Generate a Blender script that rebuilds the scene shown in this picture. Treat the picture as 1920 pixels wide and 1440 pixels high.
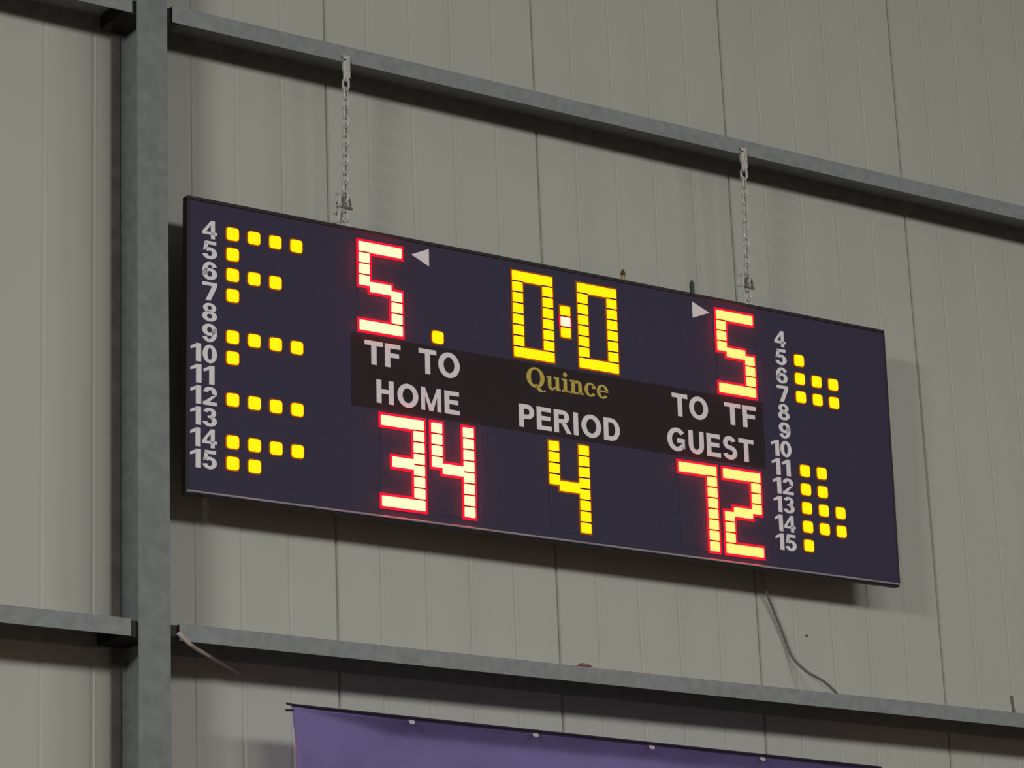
import bpy, bmesh, math, random
from mathutils import Matrix, Vector

random.seed(7)
for o in list(bpy.data.objects):
    bpy.data.objects.remove(o)
SC = bpy.context.scene
COL = SC.collection

# ------------------------------------------------------------------ camera
# world: wall plane y=0 (room on the -y side), x to the right, z up, floor z=0
CAM_POS = Vector((-5.647279, -9.096410, 1.6))
YAW, PIT, ROL = 0.618441883, 0.302328659, -0.041782641
cy_, sy_, cp_, sp_ = math.cos(YAW), math.sin(YAW), math.cos(PIT), math.sin(PIT)
fwd = Vector((sy_*cp_, cy_*cp_, sp_))
rgt0 = Vector((cy_, -sy_, 0.0))
up0 = rgt0.cross(fwd)
rgt = rgt0*math.cos(ROL) + up0*math.sin(ROL)
upv = -rgt0*math.sin(ROL) + up0*math.cos(ROL)
cam_d = bpy.data.cameras.new('camera')
cam = bpy.data.objects.new('camera', cam_d)
COL.objects.link(cam)
m = Matrix.Identity(4)
for i in range(3):
    m[i][0], m[i][1], m[i][2], m[i][3] = rgt[i], upv[i], -fwd[i], CAM_POS[i]
cam.matrix_world = m
cam_d.sensor_width = 36.0
cam_d.lens = 5592.115/1920*36.0
cam_d.clip_end = 200
SC.camera = cam

# ------------------------------------------------------------------ light
w = bpy.data.worlds.new('hall_ambient')
SC.world = w
w.use_nodes = True
bg = w.node_tree.nodes['Background']
bg.inputs[0].default_value = (1.0, 0.88, 0.80, 1)
bg.inputs[1].default_value = 0.085


def area(name, loc, target, sx, sy, energy, col):
    d = bpy.data.lights.new(name, 'AREA')
    d.shape = 'RECTANGLE'
    d.size, d.size_y = sx, sy
    d.energy = energy
    d.color = col
    o = bpy.data.objects.new(name, d)
    COL.objects.link(o)
    o.location = loc
    o.rotation_euler = (Vector(target)-Vector(loc)).to_track_quat('-Z', 'Y').to_euler()
    return o


# hall lamps hung in a row across the hall, about 6.7 m up
for x, e in ((-11.0, 590), (-0.6, 72), (2.6, 74), (6.2, 120)):
    area('hall_lamp', (x, -7.6, 6.6), (x*0.7+0.4 if x > -5 else -4.6, -1.2, -0.3), 2.4, 1.0, e, (1.0, 0.985, 0.93))

SC.view_settings.view_transform = 'Standard'
SC.view_settings.look = 'None'
SC.view_settings.gamma = 1.0
SC.view_settings.use_curve_mapping = False
SC.view_settings.exposure = 0.0


# ------------------------------------------------------------------ helpers
def mat(name, col, rough=0.6, metal=0.0, spec=0.5, noise=0.0, scale=20.0, bump=0.0, stretch=None):
    mt = bpy.data.materials.new(name)
    mt.use_nodes = True
    nt = mt.node_tree
    b = nt.nodes['Principled BSDF']
    b.inputs['Base Color'].default_value = (*col, 1)
    b.inputs['Roughness'].default_value = rough
    b.inputs['Metallic'].default_value = metal
    b.inputs['Specular IOR Level'].default_value = spec
    if noise or bump:
        tc = nt.nodes.new('ShaderNodeTexCoord')
        mp = nt.nodes.new('ShaderNodeMapping')
        if stretch:
            mp.inputs['Scale'].default_value = stretch
        nz = nt.nodes.new('ShaderNodeTexNoise')
        nz.inputs['Scale'].default_value = scale
        nz.inputs['Detail'].default_value = 5
        nt.links.new(tc.outputs['Object'], mp.inputs['Vector'])
        nt.links.new(mp.outputs['Vector'], nz.inputs['Vector'])
        if noise:
            mr = nt.nodes.new('ShaderNodeMapRange')
            mr.inputs['From Min'].default_value = 0.3
            mr.inputs['From Max'].default_value = 0.7
            mr.inputs['To Min'].default_value = 1-noise
            mr.inputs['To Max'].default_value = 1+noise
            mx = nt.nodes.new('ShaderNodeVectorMath')
            mx.operation = 'SCALE'
            mx.inputs[0].default_value = col
            nt.links.new(nz.outputs['Fac'], mr.inputs['Value'])
            nt.links.new(mr.outputs['Result'], mx.inputs['Scale'])
            nt.links.new(mx.outputs['Vector'], b.inputs['Base Color'])
        if bump:
            bp = nt.nodes.new('ShaderNodeBump')
            bp.inputs['Strength'].default_value = bump
            bp.inputs['Distance'].default_value = 0.01
            nt.links.new(nz.outputs['Fac'], bp.inputs['Height'])
            nt.links.new(bp.outputs['Normal'], b.inputs['Normal'])
    return mt


def emis(name, col, body):
    mt = mat(name, body, 0.5, spec=0.1)
    b = mt.node_tree.nodes['Principled BSDF']
    b.inputs['Emission Color'].default_value = (*col, 1)
    b.inputs['Emission Strength'].default_value = 1.0
    return mt


M = dict(
    wall=mat('cream_cladding', (0.478, 0.485, 0.440), 0.55, noise=0.035, scale=3.0, bump=0.02, stretch=(1, 1, 0.25)),
    floor=mat('hall_floor', (0.16, 0.11, 0.07), 0.4, noise=0.15, scale=3.0),
    rail=mat('galvanised_steel', (0.250, 0.275, 0.280), 0.6, 0.0, noise=0.14, scale=26.0, bump=0.05),
    column=mat('grey_painted_steel', (0.200, 0.222, 0.222), 0.6, 0.0, noise=0.14, scale=22.0, bump=0.08),
    strip=mat('dark_brown_grey', (0.125, 0.112, 0.098), 0.8, noise=0.2, scale=14.0),
    face=mat('navy_face', (0.045, 0.037, 0.078), 0.55, spec=0.15, noise=0.06, scale=60),
    band=mat('black_film', (0.028, 0.018, 0.023), 0.55, spec=0.12),
    case=mat('black_case', (0.012, 0.011, 0.012), 0.5, spec=0.3),
    alu=mat('worn_aluminium', (0.32, 0.28, 0.32), 0.5, 0.0, noise=0.25, scale=6.0),
    sep=mat('black_partition', (0.008, 0.008, 0.008), 0.7, spec=0.1),
    white=mat('white_vinyl', (0.86, 0.83, 0.89), 0.5),
    gold=mat('gold_vinyl', (0.58, 0.44, 0.045), 0.5),
    chain=mat('zinc_chain', (0.56, 0.55, 0.52), 0.4, 0.1, noise=0.15, scale=60),
    bolt=mat('dark_bolt', (0.035, 0.033, 0.030), 0.5),
    brass=mat('yellow_nut', (0.40, 0.33, 0.08), 0.45),
    cable=mat('grey_cable', (0.145, 0.142, 0.125), 0.6),
    rod=mat('pale_rod', (0.50, 0.45, 0.40), 0.6, noise=0.2, scale=12),
    rust=mat('rusty_lump', (0.20, 0.14, 0.10), 0.9, noise=0.3, scale=50),
    banner=mat('purple_cloth', (0.38, 0.325, 0.68), 0.7, noise=0.07, scale=5.0, bump=0.06),
    cord=mat('dark_cord', (0.020, 0.012, 0.030), 0.8),
    eyelet=mat('white_eyelet', (0.70, 0.62, 0.68), 0.4),
    red_home=emis('lit_red_led_home', (120.0, 1.05, 0.60), (0.03, 0.005, 0.005)),
    red_guest=emis('lit_red_led_guest', (105.0, 0.94, 0.24), (0.03, 0.005, 0.005)),
    red_colon=emis('lit_red_led_colon', (14.0, 0.95, 0.70), (0.03, 0.005, 0.005)),
    amber=emis('lit_amber_led', (3.2, 0.92, 0.0), (0.02, 0.015, 0.0)),
    red_halo=emis('red_bloom_glow', (0.80, 0.0, 0.030), (0.06, 0.004, 0.006)),  # dim emission imitating lens bloom round the red lamps
    amber_halo=emis('amber_bloom_glow', (0.26, 0.055, 0.0), (0.05, 0.02, 0.004)),  # the same bloom imitation for the yellow lamps
)


def link(name, me, parent=None):
    o = bpy.data.objects.new(name, me)
    COL.objects.link(o)
    if parent is not None:
        o.parent = parent
    return o


def obj(name, bm, mtl, parent=None, smooth=False):
    me = bpy.data.meshes.new(name)
    bmesh.ops.recalc_face_normals(bm, faces=bm.faces)
    bm.to_mesh(me)
    bm.free()
    me.materials.append(M[mtl])
    if smooth:
        for p in me.polygons:
            p.use_smooth = True
    return link(name, me, parent)


def tag(o, label=None, cat=None, group=None, kind=None):
    if label:
        o['label'] = label
    if cat:
        o['category'] = cat
    if group:
        o['group'] = group
    if kind:
        o['kind'] = kind
    return o


def empty(name, loc=(0, 0, 0)):
    o = bpy.data.objects.new(name, None)
    o.empty_display_size = 0.1
    o.location = loc
    COL.objects.link(o)
    return o


def box(bm, a, b, bevel=0.0):
    lo = [min(a[i], b[i]) for i in range(3)]
    hi = [max(a[i], b[i]) for i in range(3)]
    vs = [bm.verts.new((x, y, z)) for x in (lo[0], hi[0]) for y in (lo[1], hi[1]) for z in (lo[2], hi[2])]
    fs = [(0, 1, 3, 2), (4, 6, 7, 5), (0, 4, 5, 1), (2, 3, 7, 6), (0, 2, 6, 4), (1, 5, 7, 3)]
    faces = [bm.faces.new([vs[i] for i in f]) for f in fs]
    if bevel:
        es = list({e for f in faces for e in f.edges})
        bmesh.ops.bevel(bm, geom=es, offset=bevel, segments=1, affect='EDGES')


def extrude_profile(bm, pts, axis_from, axis_to, axis):
    """closed 2D profile swept along one axis ('x' -> pts are (y,z); 'z' -> pts are (x,y))"""
    def P(q, t):
        return (t, q[0], q[1]) if axis == 'x' else (q[0], q[1], t)
    a = [bm.verts.new(P(q, axis_from)) for q in pts]
    b = [bm.verts.new(P(q, axis_to)) for q in pts]
    n = len(pts)
    for i in range(n):
        bm.faces.new((a[i], a[(i+1) % n], b[(i+1) % n], b[i]))
    bm.faces.new(a)
    bm.faces.new(b)


def tube(bm, pts, r, n=8, closed=False):
    pts = [Vector(p) for p in pts]
    rings = []
    N = len(pts)
    prev = None
    for i, p in enumerate(pts):
        if closed:
            t = (pts[(i+1) % N]-pts[i-1]).normalized()
        else:
            t = (pts[min(i+1, N-1)]-pts[max(i-1, 0)]).normalized()
        ref = prev if prev is not None else (Vector((0, 0, 1)) if abs(t.z) < 0.9 else Vector((1, 0, 0)))
        a = (ref - t*ref.dot(t)).normalized()
        prev = a
        b = t.cross(a)
        rings.append([bm.verts.new(p + (a*math.cos(2*math.pi*k/n) + b*math.sin(2*math.pi*k/n))*r) for k in range(n)])
    for i in range(N if closed else N-1):
        A, B = rings[i], rings[(i+1) % N]
        for k in range(n):
            bm.faces.new((A[k], A[(k+1) % n], B[(k+1) % n], B[k]))
    if not closed:
        bm.faces.new(rings[0])
        bm.faces.new(list(reversed(rings[-1])))


def smooth_path(pts, sub=6):
    P = [Vector(p) for p in pts]
    out = []
    for i in range(len(P)-1):
        p0, p1, p2, p3 = P[max(i-1, 0)], P[i], P[i+1], P[min(i+2, len(P)-1)]
        for s in range(sub):
            t = s/sub
            out.append(0.5*((2*p1) + (p2-p0)*t + (2*p0-5*p1+4*p2-p3)*t*t + (3*p1-p0-3*p2+p3)*t**3))
    out.append(P[-1])
    return out


# ------------------------------------------------------------------ setting
fl = bmesh.new()
box(fl, (-14, -22, -0.1), (14, 0.3, 0.0))
tag(obj('floor', fl, 'floor'), kind='structure')

WALL_TOP = 9.6
wb = bmesh.new()
box(wb, (-14, 0.055, 0.0), (14, 0.14, WALL_TOP))
wall = tag(obj('wall_back', wb, 'wall'), kind='structure')


def panel_profile(width, ribs):
    s, d = 0.0040, 0.0110          # half seam and its depth
    pts = [(0.0, 0.05), (0.0, d), (s, d), (s+0.004, 0.0)]
    for x in ribs:
        pts += [(x-0.011, 0.0), (x-0.004, 0.0016), (x+0.004, 0.0016), (x+0.007, -0.0006), (x+0.013, 0.0)]
    pts += [(width-s-0.004, 0.0), (width-s, d), (width, d), (width, 0.05)]
    return pts


def panel_run(width, ribs, xs):
    pb = bmesh.new()
    extrude_profile(pb, panel_profile(width, ribs), 0.0, WALL_TOP-0.02, 'z')
    first = obj('wall_panel', pb, 'wall', wall)
    first.location = (xs[0], 0, 0.01)
    for x in xs[1:]:
        c = first.copy()
        COL.objects.link(c)
        c.parent = wall
        c.location = (x, 0, 0.01)


panel_run(1.0, (0.195, 0.398, 0.595, 0.800), list(range(0, 11)))
panel_run(0.9, (0.100, 0.300, 0.500, 0.700), [-0.9])               # joint hidden behind the column
panel_run(1.0, (0.300, 0.500, 0.7025, 0.900), [-0.9-k for k in range(1, 10)])
sb = bmesh.new()
tube(sb, [(2.2521, 0.0, 4.2074), (2.2521, -0.005, 4.2074)], 0.006, 8)
obj('screw_head', sb, 'cable', wall)

# ------------------------------------------------------------------ column
DR = 0.219
CL, CR = -0.9362, -0.8136
CX = (CL+CR)/2
col_root = tag(empty('steel_column', (CX, -DR/2, 0)),
               'tall grey steel I-section column standing left of the scoreboard', 'column')


def lbox(a, b, root, bevel=0.0):
    bm = bmesh.new()
    L = root.location
    box(bm, [a[i]-L[i] for i in range(3)], [b[i]-L[i] for i in range(3)], bevel)
    return bm


obj('front_flange', lbox((CL, -DR, 0), (CR, -DR+0.009, 9.4), col_root, 0.001), 'column', col_root)
obj('back_flange', lbox((CL, -0.016, 0), (CR, -0.007, 9.4), col_root), 'column', col_root)
obj('web', lbox((CX-0.004, -DR+0.009, 0), (CX+0.004, -0.016, 9.4), col_root), 'column', col_root)
ps = obj('back_edge_strip', lbox((CL-0.002, -0.024, 0), (CL+0.031, -0.016, 9.4), col_root), 'strip', col_root)  # darker strip over the outer edge of the back flange
ps['label'] = 'dark strip down the back edge'

# ------------------------------------------------------------------ rails
def rail(x0, x1, z0, z1, label):
    t = 0.004
    root = tag(empty('steel_rail', ((x0+x1)/2, -DR/2, z0)), label, 'rail',)
    h = z1-z0
    y0, y1 = -DR/2, DR/2-0.002
    bm = bmesh.new()
    lx0, lx1 = x0-root.location.x, x1-root.location.x
    # channel open downwards: front flange, web on top, rear flange
    prof = [(y0, 0.0), (y0+t, 0.0), (y0+t, h-t), (y1-t, h-t), (y1-t, 0.0), (y1, 0.0), (y1, h), (y0+0.002, h), (y0, h-0.002)]
    extrude_profile(bm, prof, lx0, lx1, 'x')
    obj('channel', bm, 'rail', root)
    return root


def cleat_shade(root, x_end, side):
    """bracket at the rail end, a solid black block painting the shaded gap"""
    L = root.location
    xw = CX + side*0.005
    bm = bmesh.new()
    box(bm, (x_end+side*0.03-L.x, -DR+0.012-L.y, 0.001), (xw-L.x, -0.026-L.y, 0.056))
    o = obj('cleat_shade', bm, 'case', root)  # black colour stands in for the shade in the gap
    o['label'] = 'black bracket block painting the shaded gap at the column end'


UZ0, UZ1 = 6.1802, 6.2475
LZ0, LZ1 = 3.8610, 3.9220
r1 = rail(-0.7905, 9.0, UZ0, UZ1, 'long grey steel rail above the scoreboard, right of the column')
r2 = rail(-7.0, -0.9580, UZ0, UZ1, 'grey steel rail at the upper left corner, ending at the column')
r3 = rail(-0.7790, 9.0, LZ0, LZ1, 'long grey steel rail below the scoreboard and above the purple banner')
r4 = rail(-7.0, -0.9680, LZ0, LZ1, 'grey steel rail at the lower left, ending at the column')
for r, xe, s in ((r1, -0.7905, 1), (r3, -0.7790, 1), (r2, -0.9580, -1), (r4, -0.9680, -1)):
    cleat_shade(r, xe, s)
# small dark stub standing on the lower rail
sb = bmesh.new()
L = r3.location
tube(sb, [(3.195-L.x, -DR+0.02-L.y, LZ1-0.004-L.z), (3.188-L.x, -DR+0.02-L.y, LZ1+0.075-L.z)], 0.0065, 8)
o = obj('stud', sb, 'cable', r3)
o['label'] = 'thin dark upright stud'

# ------------------------------------------------------------------ scoreboard
BX, BW, BH, BZT, TILT, BROLL = -0.7368466, 3.3527984, 1.1076453, 5.5104849, 0.0276834, 0.0025503
ex = Vector((math.cos(BROLL), 0, math.sin(BROLL)))
ez = Vector((-math.sin(BROLL), -math.sin(TILT)*math.cos(BROLL), math.cos(TILT)*math.cos(BROLL)))
org = Vector((BX, -DR, BZT)) - ez*BH           # bottom left corner of the face
ey = ez.cross(ex)                              # into the wall
board = tag(empty('scoreboard'), 'wide navy electronic scoreboard with red and yellow lit digits hanging on two chains', 'scoreboard')
bmx = Matrix.Identity(4)
for i in range(3):
    bmx[i][0], bmx[i][1], bmx[i][2], bmx[i][3] = ex[i], ey[i], ez[i], org[i]
board.matrix_world = bmx
# board coordinates: x = u (0..BW), y = depth (negative towards the room), z = v (0..BH)
bm = bmesh.new()
box(bm, (0.004, 0.003, 0.004), (BW-0.004, 0.032, BH-0.004))
obj('case', bm, 'case', board)
bm = bmesh.new()
box(bm, (0.010, 0.0, 0.012), (BW-0.008, 0.003, BH-0.014))
obj('face_panel', bm, 'face', board)


def frame_bar(a, b, mtl, lab=None):
    bm = bmesh.new()
    box(bm, a, b, 0.002)
    o = obj('frame_bar', bm, mtl, board)
    if lab:
        o['label'] = lab


frame_bar((0, -0.003, BH-0.014), (BW, 0.034, BH), 'case')
frame_bar((0, -0.003, 0.010), (0.010, 0.034, BH-0.014), 'case')
frame_bar((BW-0.009, -0.003, 0.010), (BW, 0.034, BH-0.014), 'case')
frame_bar((0.002, -0.004, 0.004), (BW-0.002, 0.003, 0.012), 'alu', 'bare metal strip along the bottom edge')
frame_bar((0, 0.003, -0.002), (BW, 0.034, 0.010), 'case')
bm = bmesh.new()
box(bm, (0.690, -0.0012, 0.415), (2.66, 0.0, 0.694))
o = obj('label_strip', bm, 'band', board)
o['label'] = 'black strip behind the lettering'

# --- LED cells
PU, PV = 0.0475, 0.0440
_cells = {}


def cell_mesh(cw, ch, mtl, prot=0.004, rnd=0.003):
    key = (round(cw, 4), round(ch, 4), mtl)
    if key in _cells:
        return _cells[key]
    bm = bmesh.new()
    def ring(w_, h_, r_, y):
        out = []
        for sx, sz in ((1, 1), (-1, 1), (-1, -1), (1, -1)):
            cx, cz = sx*(w_/2-r_), sz*(h_/2-r_)
            a0 = {(1, 1): 0, (-1, 1): 90, (-1, -1): 180, (1, -1): 270}[(sx, sz)]
            for k in (0, 45, 90):
                a = math.radians(a0+k)
                out.append(bm.verts.new((cx+r_*math.cos(a), y, cz+r_*math.sin(a))))
        return out
    a = ring(cw, ch, rnd, 0.0)
    b = ring(cw*0.97, ch*0.97, rnd, -prot)
    n = len(a)
    for i in range(n):
        bm.faces.new((a[i], a[(i+1) % n], b[(i+1) % n], b[i]))
    bm.faces.new(b)
    bm.faces.new(a)
    bmesh.ops.recalc_face_normals(bm, faces=bm.faces)
    me = bpy.data.meshes.new('led_cell')
    bm.to_mesh(me)
    bm.free()
    me.materials.append(M[mtl])
    _cells[key] = me
    return me


H, VL, VR = 'H', 'VL', 'VR'
# cells of a digit: (column, row) on a 4 x 8 grid; the middle bar straddles rows 3 and 4
TOP = [(c, 0) for c in range(4)]
BOT = [(c, 7) for c in range(4)]
MID = [(1, 3.5), (2, 3.5)]
LU = [(0, r) for r in (1, 2, 3)]
LD = [(0, r) for r in (4, 5, 6)]
RU = [(3, r) for r in (1, 2, 3)]
RD = [(3, r) for r in (4, 5, 6)]
DIG = {
    '0': TOP+BOT+LU+LD+RU+RD,
    '2': TOP+RU+MID+LD+BOT,
    '3': TOP+RU+RD+MID+BOT,
    '4': [(0, 0)]+LU+MID+[(3, 0)]+RU+RD+[(3, 7)],
    '5': TOP+LU+MID+RD+BOT,
    '7': TOP+RU+RD+[(3, 7)],
}


def outline(bm, cells, rw, y0=-0.0008, y1=-0.0018):
    """plate made of all grid squares that lie within rw of a lamp cell (no overlaps)"""
    n = 4                                             # sub-squares per half pitch
    xs, zs = set(), set()
    rects = []
    for c, r in cells:
        a = (c*PU-rw, (c+1)*PU+rw, -(r+1)*PV-rw+0.002, -r*PV+rw-0.002)
        rects.append(a)
        xs.update(a[:2])
        zs.update(a[2:])
    xs, zs = sorted(xs), sorted(zs)
    vv = {}

    def V(x, z):
        k = (round(x, 6), round(z, 6))
        if k not in vv:
            vv[k] = bm.verts.new((x, y1, z))
        return vv[k]
    for i in range(len(xs)-1):
        for j in range(len(zs)-1):
            mx, mz = (xs[i]+xs[i+1])/2, (zs[j]+zs[j+1])/2
            if xs[i+1]-xs[i] < 1e-6 or zs[j+1]-zs[j] < 1e-6:
                continue
            if any(a[0] < mx < a[1] and a[2] < mz < a[3] for a in rects):
                bm.faces.new((V(xs[i], zs[j]), V(xs[i+1], zs[j]), V(xs[i+1], zs[j+1]), V(xs[i], zs[j+1])))
    ret = bmesh.ops.extrude_face_region(bm, geom=list(bm.faces))
    for e in ret['geom']:
        if isinstance(e, bmesh.types.BMVert):
            e.co.y = y0


_part = []


def partition_mesh(g=0.0050):
    if not _part:
        b = bmesh.new()
        box(b, (-PU/2, -0.0055, -g/2), (PU/2, 0.0, g/2))
        bmesh.ops.recalc_face_normals(b, faces=b.faces)
        me = bpy.data.meshes.new('partition')
        b.to_mesh(me)
        b.free()
        me.materials.append(M['sep'])
        _part.append(me)
    return _part[0]


def digit(ch, u0, vt, mtl, label):
    bm = bmesh.new()
    box(bm, (-0.002, -0.001, -8*PV-0.002), (4*PU+0.002, 0.0, 0.002))
    mod = obj('digit_module', bm, 'face', board)
    mod.location = (u0, -0.0002, vt)
    mod['label'] = label
    cells = DIG[ch]
    have = set(cells)
    g = 0.0050
    rim = 'amber_halo' if mtl == 'amber' else 'red_halo'
    rw = 0.0100 if rim == 'red_halo' else 0.0060
    # one dim emissive plate painting the bloom halo round the lamps
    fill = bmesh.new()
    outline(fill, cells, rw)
    d = obj('bloom_plate', fill, rim, mod)
    d['label'] = 'dim painted bloom halo round the lamps'
    for c in (0, 3):
        for r in range(7):
            if (c, r) in have and (c, r+1) in have:
                o = link('partition', partition_mesh(), mod)
                o.location = ((c+0.5)*PU, -0.001, -(r+1)*PV)
    for c, r in cells:
        me = cell_mesh(PU-0.0002, PV-g, mtl)
        o = link('led_cell', me, mod)
        o.location = ((c+0.5)*PU, -0.0016, -(r+0.5)*PV)
    return mod


VT1, VT2 = 1.0600, 0.3965
digit('5', 0.7275, VT1, 'red_home', 'red lit digit 5 at the upper left')
digit('0', 1.4275, VT1, 'amber', 'yellow lit 0 left of the colon')
digit('0', 1.7390, VT1, 'amber', 'yellow lit 0 right of the colon')
digit('5', 2.4360, VT1-0.002, 'red_guest', 'red lit digit 5 at the upper right')
digit('3', 0.8155, VT2, 'red_home', 'red lit digit 3')
digit('4', 1.0385, VT2, 'red_home', 'red lit digit 4')
digit('4', 1.5775, VT2, 'amber', 'yellow lit digit 4')
digit('7', 2.2090, VT2-0.004, 'red_guest', 'red lit digit 7')
digit('2', 2.4345, VT2-0.004, 'red_guest', 'red lit digit 2')
# colon: yellow, red, yellow
bm = bmesh.new()
box(bm, (-0.030, -0.001, -0.072), (0.030, 0.0, 0.072))
colon = obj('colon_module', bm, 'face', board)
colon.location = (1.6765, -0.0002, 0.8855)
fill = bmesh.new()
outline(fill, [(0, 0), (0, 2)], 0.006)
for v in fill.verts:
    v.co.x -= PU/2
    v.co.z += 1.5*PV
o = obj('bloom_plate', fill, 'amber_halo', colon)
o['label'] = 'dim painted bloom halo round the yellow lamps'
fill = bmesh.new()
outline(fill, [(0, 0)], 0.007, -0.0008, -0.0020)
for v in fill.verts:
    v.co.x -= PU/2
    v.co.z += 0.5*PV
o = obj('bloom_plate', fill, 'red_halo', colon)
o['label'] = 'red painted bloom halo round the middle lamp'
for q in (0.5, -0.5):
    o = link('partition', partition_mesh(), colon)
    o.location = (0, -0.001, q*PV)
for k, mtl in ((1, 'amber'), (0, 'red_colon'), (-1, 'amber')):
    o = link('led_cell', cell_mesh(PU-0.002, PV-0.0050, mtl), colon)
    o.location = (0, -0.0018, k*PV)
    if mtl == 'red_colon':
        o['label'] = 'red middle lamp'

# --- foul lamps
DU, DV = 0.0897, 0.0783
left_fouls = {4: 4, 5: 1, 6: 3, 7: 1, 9: 4, 10: 1, 12: 4, 14: 4, 15: 2}
right_fouls = {5: 1, 6: 3, 7: 3, 11: 2, 12: 2, 13: 3, 14: 3, 15: 1}
fm = cell_mesh(0.0500, 0.0475, 'amber', 0.005, 0.009)
rm = cell_mesh(0.0600, 0.0570, 'amber_halo', 0.002, 0.014)  # emissive border that paints a bloom halo on each foul lamp
for fouls, u0, v4 in ((left_fouls, 0.1870, 0.9893), (right_fouls, 2.8655, 0.9800)):
    for n, cnt in fouls.items():
        for k in range(cnt):
            o = link('foul_lamp', fm, board)
            o.location = (u0+DU*k, -0.0010, v4-DV*(n-4))
            link('lamp_halo', rm, o)
o = link('time_out_lamp', fm, board)
o.location = (1.0755, -0.0010, 0.7314)
link('lamp_halo', rm, o)

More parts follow.
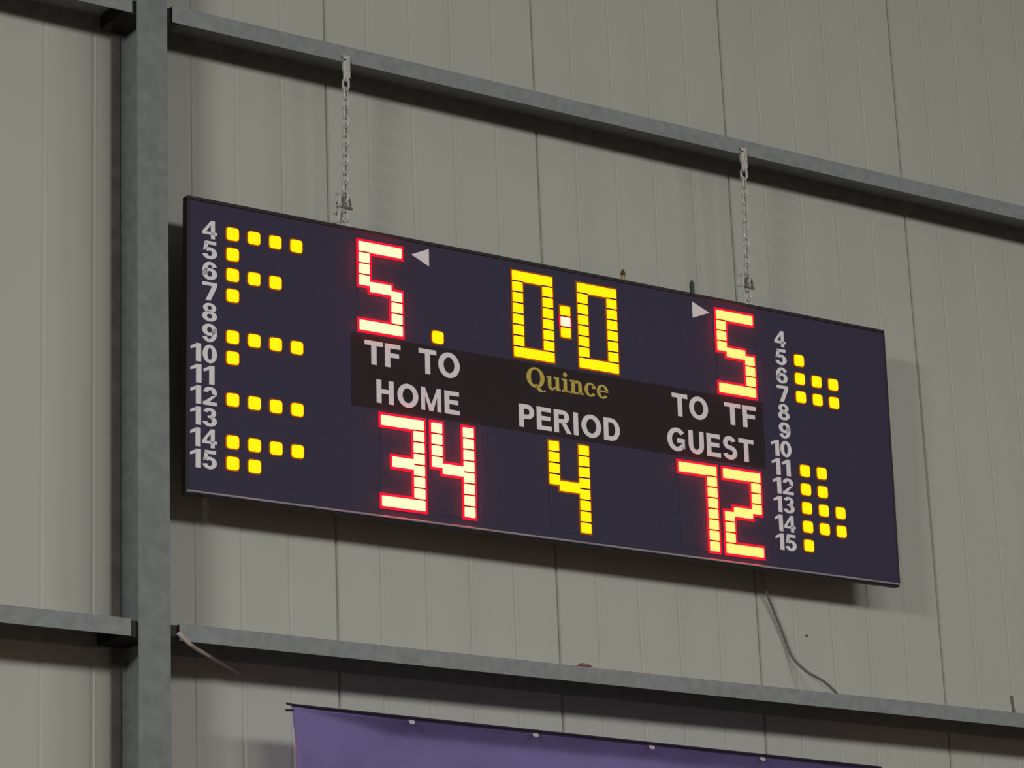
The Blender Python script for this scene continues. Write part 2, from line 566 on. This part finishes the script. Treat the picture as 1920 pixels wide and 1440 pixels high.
# --- lettering: bold sans glyphs built on a unit cap height, from bars, quads and elliptical arcs
class Glyphs:
    ST, HB = 0.232, 0.190            # stem width, bar height

    def __init__(self):
        self.bm = bmesh.new()

    def quad(self, *p):
        self.bm.faces.new([self.bm.verts.new((x, y, 0)) for x, y in p])

    def rect(self, x0, y0, x1, y1):
        self.quad((x0, y0), (x1, y0), (x1, y1), (x0, y1))

    def arc(self, cx, cy, rx, ry, tx, ty, a0, a1):
        n = max(6, int(abs(a1-a0)/12))
        O, I = [], []
        full = abs(a1-a0) >= 360
        for k in range(n if full else n+1):
            a = math.radians(a0+(a1-a0)*k/n)
            O.append(self.bm.verts.new((cx+rx*math.cos(a), cy+ry*math.sin(a), 0)))
            I.append(self.bm.verts.new((cx+(rx-tx)*math.cos(a), cy+(ry-ty)*math.sin(a), 0)))
        m_ = len(O)
        for k in range(m_ if full else m_-1):
            q = (k+1) % m_
            self.bm.faces.new((O[k], O[q], I[q], I[k]))

    def put(self, ch, x):
        S, B = self.ST, self.HB
        r = self.rect
        if ch == 'H':
            r(x, 0, x+S, 1); r(x+.80-S, 0, x+.80, 1); r(x+S, .42, x+.80-S, .42+B)
            return x+.80+.17
        if ch == 'O':
            self.arc(x+.49, .5, .49, .515, S+.01, B+.005, 0, 360)
            return x+.98+.13
        if ch == 'M':
            r(x, 0, x+.19, 1); r(x+.95-.19, 0, x+.95, 1)
            self.quad((x+.19, 1), (x+.19, .62), (x+.385, 0), (x+.475, .28))
            self.quad((x+.76, 1), (x+.475, .28), (x+.565, 0), (x+.76, .62))
            self.quad((x+.385, 0), (x+.565, 0), (x+.475, .28), (x+.475, .28001))
            return x+.95+.16
        if ch == 'E':
            r(x, 0, x+S, 1); r(x+S, 0, x+.72, B); r(x+S, 1-B, x+.70, 1); r(x+S, .43, x+.66, .43+B)
            return x+.72+.12
        if ch == 'F':
            r(x, 0, x+S, 1); r(x+S, 1-B, x+.69, 1); r(x+S, .42, x+.62, .42+B)
            return x+.69+.10
        if ch == 'T':
            r(x, 1-B, x+.80, 1); r(x+.40-S/2, 0, x+.40+S/2, 1-B)
            return x+.80+.08
        if ch == 'P':
            r(x, 0, x+S, 1); r(x+S, 1-B, x+.43, 1); r(x+S, .37, x+.43, .37+B)
            self.arc(x+.43, .685, .31, .315, S, B, -90, 90)
            return x+.74+.12
        if ch == 'R':
            r(x, 0, x+S, 1); r(x+S, 1-B, x+.45, 1); r(x+S, .42, x+.45, .42+B)
            self.arc(x+.45, .71, .30, .29, S, B, -90, 90)
            self.quad((x+.36, .43), (x+.57, .46), (x+.86, 0), (x+.62, 0))
            return x+.86+.10
        if ch == 'I':
            r(x, 0, x+S, 1)
            return x+S+.16
        if ch == 'D':
            r(x, 0, x+S, 1); r(x+S, 1-B, x+.38, 1); r(x+S, 0, x+.38, B)
            self.arc(x+.38, .5, .43, .5, S, B, -90, 90)
            return x+.81+.12
        if ch == 'U':
            r(x, .38, x+S, 1); r(x+.79-S, .38, x+.79, 1)
            self.arc(x+.395, .38, .395, .395, S, B, 180, 360)
            return x+.79+.15
        if ch == 'G':
            self.arc(x+.49, .5, .49, .515, S+.01, B+.005, 38, 322)
            r(x+.50, .37, x+.90, .37+B); r(x+.73, .12, x+.90, .40)
            return x+.94+.16
        if ch == 'S':
            self.arc(x+.37, .715, .345, .30, S, B, 20, 270)
            self.arc(x+.375, .295, .375, .31, S, B, -165, 90)
            return x+.76+.08
        # figures, all .64 wide
        if ch == '0':
            self.arc(x+.32, .5, .32, .51, .215, .175, 0, 360)
        elif ch == '1':
            r(x+.26, 0, x+.26+S, 1)
            self.quad((x+.02, .80), (x+.02, .64), (x+.26, .76), (x+.26, .96))
            self.quad((x+.26, .76), (x+.27, .76), (x+.30, 1.0), (x+.26, .96))
        elif ch == '2':
            self.arc(x+.32, .69, .30, .32, .215, .175, -25, 175)
            self.quad((x+.40, .52), (x+.585, .56), (x+.27, .16), (x+.01, .13))
            r(x+.01, 0, x+.62, B)
        elif ch == '3':
            self.arc(x+.31, .735, .285, .28, .205, .165, -70, 170)
            self.arc(x+.31, .285, .32, .30, .215, .175, -172, 72)
            r(x+.22, .455, x+.40, .58)
        elif ch == '4':
            r(x+.38, 0, x+.38+.18, 1)
            r(x+.0, .22, x+.66, .22+.155)
            self.quad((x+.0, .375), (x+.17, .375), (x+.38, .76), (x+.38, 1.0))
        elif ch == '5':
            r(x+.10, 1-B, x+.59, 1)
            self.quad((x+.03, .46), (x+.19, .50), (x+.25, 1-B), (x+.10, 1))
            self.arc(x+.31, .325, .32, .335, .215, .175, -168, 140)
        elif ch == '6':
            self.arc(x+.33, .325, .315, .335, .21, .172, 0, 360)
            self.arc(x+.345, .50, .335, .51, .21, .172, 30, 215)
        elif ch == '7':
            r(x+.02, 1-B, x+.62, 1)
            self.quad((x+.42, 1-B), (x+.62, 1-B), (x+.36, 0), (x+.15, 0))
        elif ch == '8':
            self.arc(x+.32, .745, .285, .265, .19, .15, 0, 360)
            self.arc(x+.32, .28, .32, .29, .205, .165, 0, 360)
        elif ch == '9':
            self.arc(x+.31, .675, .315, .335, .21, .172, 0, 360)
            self.arc(x+.295, .50, .335, .51, .21, .172, 210, 395)
        return x+(.56 if ch == '1' else .74)


def text_mesh(s_):
    g = Glyphs()
    x = 0.0
    for ch in s_:
        x = g.put(ch, x)
    bmesh.ops.recalc_face_normals(g.bm, faces=g.bm.faces)
    for f in g.bm.faces:
        if f.normal.z < 0:
            f.normal_flip()
    me = bpy.data.meshes.new('t')
    g.bm.to_mesh(me)
    g.bm.free()
    return me


def flat_part(name, me, u0, u1, v0, v1, mtl, y=-0.0016):
    """fits a flat xy mesh into the rectangle on the face and gives it a little thickness"""
    xs = [v.co.x for v in me.vertices]
    ys = [v.co.y for v in me.vertices]
    ax, bx, ay, by = min(xs), max(xs), min(ys), max(ys)
    bm = bmesh.new()
    bm.from_mesh(me)
    bpy.data.meshes.remove(me)
    for v in bm.verts:
        x, yy = v.co.x, v.co.y
        v.co = ((x-ax)/(bx-ax)*(u1-u0), 0, (yy-ay)/(by-ay)*(v1-v0))
    ret = bmesh.ops.extrude_face_region(bm, geom=list(bm.faces))
    for e in ret['geom']:
        if isinstance(e, bmesh.types.BMVert):
            e.co.y -= 0.0006
    o = obj(name, bm, mtl, board)
    o.location = (u0, y, v0)
    return o


for s_, u0, u1, v0, v1, lab in (
    ('HOME', 0.7985, 1.1690, 0.4370, 0.5290, 'white word HOME'),
    ('TF', 0.7490, 0.9075, 0.5825, 0.6740, 'white letters TF under the left digit'),
    ('TO', 0.9885, 1.1735, 0.5790, 0.6790, 'white letters TO under the single lamp'),
    ('PERIOD', 1.4425, 1.9240, 0.4310, 0.5245, 'white word PERIOD'),
    ('TO', 2.1900, 2.3725, 0.5765, 0.6725, 'white letters TO at the right'),
    ('TF', 2.4560, 2.6225, 0.5775, 0.6690, 'white letters TF under the right digit'),
    ('GUEST', 2.1590, 2.6000, 0.4310, 0.5285, 'white word GUEST'),
):
    flat_part('word', text_mesh(s_), u0, u1, v0, v1, 'white')['label'] = lab

for n in range(4, 16):
    for ur, v4, hgt in ((0.1240, 0.9915, 0.0690), (2.8010, 0.9820, 0.0690)):
        vc = v4-DV*(n-4)
        u0, u1 = ur-(0.108 if n >= 10 else 0.061), ur
        if n == 11:
            u1 = ur-0.010
        o = flat_part('player_number', text_mesh(str(n)), u0, u1, vc-hgt/2, vc+hgt/2, 'white', -0.0006)
        o['label'] = 'white player number %d' % n


def tri_part(pts):
    bm = bmesh.new()
    a = [bm.verts.new((u, 0, v)) for u, v in pts]
    b = [bm.verts.new((u, -0.0008, v)) for u, v in pts]
    bm.faces.new(a)
    bm.faces.new(b)
    for i in range(3):
        bm.faces.new((a[i], a[(i+1) % 3], b[(i+1) % 3], b[i]))
    o = obj('arrow', bm, 'white', board)
    o.location.y = -0.0002
    return o


tri_part([(0.9640, 1.0440), (1.0440, 1.0790), (1.0440, 1.0090)])['label'] = 'white arrow pointing left'
tri_part([(2.4040, 1.0370), (2.3160, 1.0715), (2.3160, 1.0030)])['label'] = 'white arrow pointing right'

# yellow serif maker's word, built from rings, stems and slabs on a unit grid (x-height 0.5, cap 0.74)
yb = bmesh.new()


def pquad(*pts):
    yb.faces.new([yb.verts.new((x, y, 0)) for x, y in pts])


def prect(x0, y0, x1, y1):
    pquad((x0, y0), (x1, y0), (x1, y1), (x0, y1))


def parc(cx, cy, rx, ry, ix, iy, a0, a1, n=18):
    O, I = [], []
    for k in range(n+1):
        a = math.radians(a0+(a1-a0)*k/n)
        O.append(yb.verts.new((cx+rx*math.cos(a), cy+ry*math.sin(a), 0)))
        I.append(yb.verts.new((cx+ix*math.cos(a), cy+iy*math.sin(a), 0)))
    for k in range(n):
        yb.faces.new((O[k], O[k+1], I[k+1], I[k]))


def glyph_Q(x):
    parc(x+0.36, 0.37, 0.36, 0.39, 0.19, 0.31, 0, 360, 28)
    pquad((x+0.30, 0.10), (x+0.40, 0.14), (x+0.62, -0.08), (x+0.48, -0.14))
    pquad((x+0.48, -0.14), (x+0.62, -0.08), (x+0.76, -0.05), (x+0.74, -0.13))
    return x+0.80


def glyph_u(x):
    prect(x+0.05, 0.14, x+0.19, 0.52)
    prect(x, 0.44, x+0.10, 0.52)
    parc(x+0.21, 0.16, 0.16, 0.17, 0.02, 0.08, 180, 300, 12)
    prect(x+0.36, 0.0, x+0.50, 0.52)
    prect(x+0.29, 0.44, x+0.40, 0.52)
    prect(x+0.48, 0.0, x+0.56, 0.08)
    pquad((x+0.27, 0.0), (x+0.38, 0.10), (x+0.38, 0.18), (x+0.23, 0.07))
    return x+0.61


def glyph_i(x):
    prect(x+0.07, 0.0, x+0.21, 0.52)
    prect(x, 0.44, x+0.10, 0.52)
    prect(x, 0.0, x+0.28, 0.08)
    parc(x+0.14, 0.67, 0.085, 0.085, 0.005, 0.005, 0, 360, 12)
    return x+0.33


def glyph_n(x):
    prect(x+0.06, 0.0, x+0.20, 0.52)
    prect(x, 0.44, x+0.10, 0.52)
    prect(x, 0.0, x+0.26, 0.08)
    parc(x+0.30, 0.34, 0.18, 0.19, 0.04, 0.10, 0, 150, 12)
    prect(x+0.34, 0.0, x+0.48, 0.35)
    prect(x+0.29, 0.0, x+0.54, 0.08)
    return x+0.59


def glyph_c(x):
    parc(x+0.24, 0.26, 0.24, 0.27, 0.10, 0.20, 35, 325, 20)
    parc(x+0.38, 0.37, 0.08, 0.08, 0.004, 0.004, 0, 360, 10)
    return x+0.50


def glyph_e(x):
    parc(x+0.24, 0.26, 0.24, 0.27, 0.10, 0.20, 0, 325, 22)
    prect(x+0.09, 0.24, x+0.47, 0.31)
    return x+0.50


xx = 0.0
for gfun in (glyph_Q, glyph_u, glyph_i, glyph_n, glyph_c, glyph_e):
    xx = gfun(xx)
yme = bpy.data.meshes.new('t')
bmesh.ops.recalc_face_normals(yb, faces=yb.faces)
yb.to_mesh(yme)
yb.free()
flat_part('word', yme, 1.4830, 1.8750, 0.5835, 0.6790, 'gold')['label'] = "yellow serif maker's name in the middle"

# --- fittings on the top edge
def lug(u, mtl_low, mtl_top, h, r, lab):
    bm = bmesh.new()
    tube(bm, [(0, 0, -0.004), (0, 0, h*0.55)], r, 8)
    o = obj('fixing_bolt', bm, mtl_low, board)
    o.location = (u, 0.02, BH)
    o['label'] = lab
    b2 = bmesh.new()
    tube(b2, [(0, 0, h*0.5), (0, 0, h*0.82)], r*1.15, 6)
    tube(b2, [(0, 0, h*0.8), (0, 0, h)], r*0.7, 6)
    obj('bolt_head', b2, mtl_top, o)


lug(1.986, 'brass', 'bolt', 0.050, 0.009, 'yellow bolt with a dark tip')
lug(2.336, 'bolt', 'bolt', 0.060, 0.010, 'black bolt')
for u in (0.683, 2.629):
    bm = bmesh.new()
    box(bm, (-0.030, 0.004, -0.001), (0.034, 0.040, 0.005), 0.001)
    ey_pts = [(0.016*math.cos(a), 0.022, 0.020+0.018*math.sin(a)) for a in [2*math.pi*k/12 for k in range(12)]]
    tube(bm, ey_pts, 0.005, 6, True)
    o = obj('hanging_eye', bm, 'chain', board)
    o.location = (u, 0, BH)
    o['label'] = 'zinc eye that the chain hooks into'

# ------------------------------------------------------------------ chains
lk = bmesh.new()
LW, LL, LR = 0.0120, 0.0125, 0.0050   # half width, straight half length, wire radius
pts = []
for k in range(7):
    a = math.pi*k/6
    pts.append((LW*math.cos(a), 0, LL+LW*math.sin(a)))
for k in range(7):
    a = math.pi+math.pi*k/6
    pts.append((LW*math.cos(a), 0, -LL+LW*math.sin(a)))
tube(lk, pts, LR, 6, True)
bmesh.ops.recalc_face_normals(lk, faces=lk.faces)
link_me = bpy.data.meshes.new('chain_link')
lk.to_mesh(link_me)
lk.free()
link_me.materials.append(M['chain'])
for p in link_me.polygons:
    p.use_smooth = True
PITCH = 2*LL+2*LW-2*LR*1.15


def add_link(root, loc, ang, tilt=0.0):
    o = link('chain_link', link_me, root)
    o.location = loc
    o.rotation_euler = (0, tilt, ang)
    return o


def make_chain(top, bot, label, tail):
    root = tag(empty('chain', top), label, 'chain', 'chains holding up the scoreboard')
    T, B = Vector(top), Vector(bot)
    d = B-T
    n = int(round(d.length/PITCH))
    for k in range(n):
        add_link(root, d*((k+0.5)/n), 0.5 if k % 2 else -1.05)
    # hook over the lower lip of the rail
    hb = bmesh.new()
    box(hb, (-0.015, -0.006, -0.070), (0.015, -0.002, 0.022), 0.001)
    box(hb, (-0.015, -0.006, 0.0), (-0.003, 0.018, 0.006))
    o = obj('rail_hook', hb, 'chain', root)
    o['label'] = 'pale hook plate under the rail'
    # dark shackle near the board and the spare end of the chain beside it
    sb_ = bmesh.new()
    tube(sb_, [(-0.016, 0, 0.0), (-0.016, 0, 0.028), (-0.010, 0, 0.042), (0, 0, 0.048), (0.010, 0, 0.042), (0.016, 0, 0.028), (0.016, 0, 0.0)], 0.0055, 6)
    tube(sb_, [(-0.024, 0, 0.002), (0.024, 0, 0.002)], 0.006, 6)
    o = obj('shackle', sb_, 'cable', root)
    o['label'] = 'dark shackle at the lower end'
    o.location = d + Vector((0.004, -0.010, 0.045))
    for k in range(tail):
        add_link(root, d + Vector((-0.034-0.004*k, -0.004, 0.075-0.034*k)), 0.4 if k % 2 else -1.1, 0.15)
    return root


def bpt(u, v, y):
    return org + ex*u + ez*v + ey*y


e1 = bpt(0.683, BH+0.030, 0.022)
e2 = bpt(2.629, BH+0.030, 0.022)
make_chain((-0.046, -DR-0.004, 6.183), e1, 'left of two pale zinc chains holding up the scoreboard, with a spare end', 3)
make_chain((1.899, -DR-0.004, 6.186), e2, 'right of two pale zinc chains holding up the scoreboard', 1)

# ------------------------------------------------------------------ cable
cb = bmesh.new()
cpts = [(1.960, -0.075, 4.50), (1.985, -0.055, 4.440), (2.015, -0.035, 4.385), (2.0535, -0.02, 4.3244), (2.115, -0.014, 4.2000),
        (2.150, -0.018, 4.110), (2.1899, -0.050, 4.0476), (2.2417, -0.100, 3.9961), (2.2536, -0.150, 3.946), (2.256, -0.165, 3.926)]
tube(cb, smooth_path(cpts), 0.0055, 8)
tag(obj('power_cable', cb, 'cable', smooth=True), 'thin grey cable curving down the wall from the scoreboard to the lower rail', 'cable')

# ------------------------------------------------------------------ pale rod at the lower rail
rb = bmesh.new()
tube(rb, [(-0.792, -DR-0.012, 3.884), (-0.745, -DR-0.009, 3.850), (-0.700, -0.192, 3.845), (-0.4775, -0.050, 3.8237), (-0.44, -0.030, 3.817)], 0.0075, 8)
tag(obj('loose_rod', rb, 'rod'), 'thin pale rod slanting back under the lower rail beside the column', 'rod')

# rusty lump on top of the lower rail
db = bmesh.new()
bmesh.ops.create_icosphere(db, subdivisions=2, radius=0.022)
for v in db.verts:
    k = 1+random.uniform(-0.25, 0.25)
    v.co = Vector((v.co.x*1.5*k, v.co.y*0.9*k, v.co.z*0.5*k))
o = tag(obj('debris_lump', db, 'rust'), 'small brown lump lying on the lower rail under the scoreboard', 'debris')
o.location = (0.962, -DR+0.022, LZ1+0.007)

# ------------------------------------------------------------------ banner
BNX0, BNX1 = -0.340, 2.40
root = tag(empty('banner', (BNX0, -0.20, 3.67)), 'purple cloth banner with white eyelets stretched on a cord below the lower rail', 'banner')
EYE = [0.165, 0.710, 1.250, 1.792, 2.334]


def top_z(x):
    """line of the cord, straight, nearly level"""
    return 3.6690 + (x-BNX0)*(3.6343-3.6690)/(2.38-BNX0)


bm = bmesh.new()
NX, ZS = 110, [0.0, 0.012, 0.024, 0.036, 0.048, 0.060, 0.085, 0.13, 0.2, 0.3, 0.45, 0.65, 0.9, 1.2]
grid = []
for i in range(NX+1):
    x = BNX0+(BNX1-BNX0)*i/NX
    s = min(1.0, max(0.0, (x-BNX0)/0.45))
    row = []
    for d_ in ZS:
        hem = 0.052*s+0.002
        y = -0.225 + (0.068*s)*min(1.0, d_/hem)**0.9
        fold = 0.006*math.sin(x*9+d_*3)+0.009*math.sin(x*3.1-d_*2.2)+0.006*math.sin((x-d_*0.9)*6.0)
        y += fold*min(1.0, d_/0.15)
        xx_ = x + (0.010*math.sin(d_*4))*(1-i/NX)
        row.append(bm.verts.new((xx_-BNX0, y+0.20, top_z(x)-d_-3.67)))
    grid.append(row)
for i in range(NX):
    for j in range(len(ZS)-1):
        bm.faces.new((grid[i][j], grid[i+1][j], grid[i+1][j+1], grid[i][j+1]))
ret = bmesh.ops.solidify(bm, geom=list(bm.faces), thickness=0.002)
obj('cloth', bm, 'banner', root, smooth=True)
cb = bmesh.new()
tube(cb, [(-0.022, -0.028, 0.004), (0.0, -0.027, 0.001), (BNX1-BNX0, -0.027, top_z(BNX1)-3.67+0.001)], 0.0042, 6)
tube(cb, [(-0.024, -0.026, -0.020), (0.006, -0.027, -0.018)], 0.004, 6)
o = obj('cord', cb, 'cord', root)
o['label'] = 'dark cord along the top edge'
eb = bmesh.new()
epts = [(0.0085*math.cos(a), 0, 0.0085*math.sin(a)) for a in [2*math.pi*k/12 for k in range(12)]]
tube(eb, epts, 0.0042, 6, True)
bmesh.ops.recalc_face_normals(eb, faces=eb.faces)
eye_me = bpy.data.meshes.new('eyelet')
eb.to_mesh(eye_me)
eb.free()
eye_me.materials.append(M['eyelet'])
for x in EYE:
    o = link('eyelet', eye_me, root)
    o.location = (x-BNX0, -0.020, top_z(x)-3.67-0.013)
    o.rotation_euler = (-0.7, 0, 0)
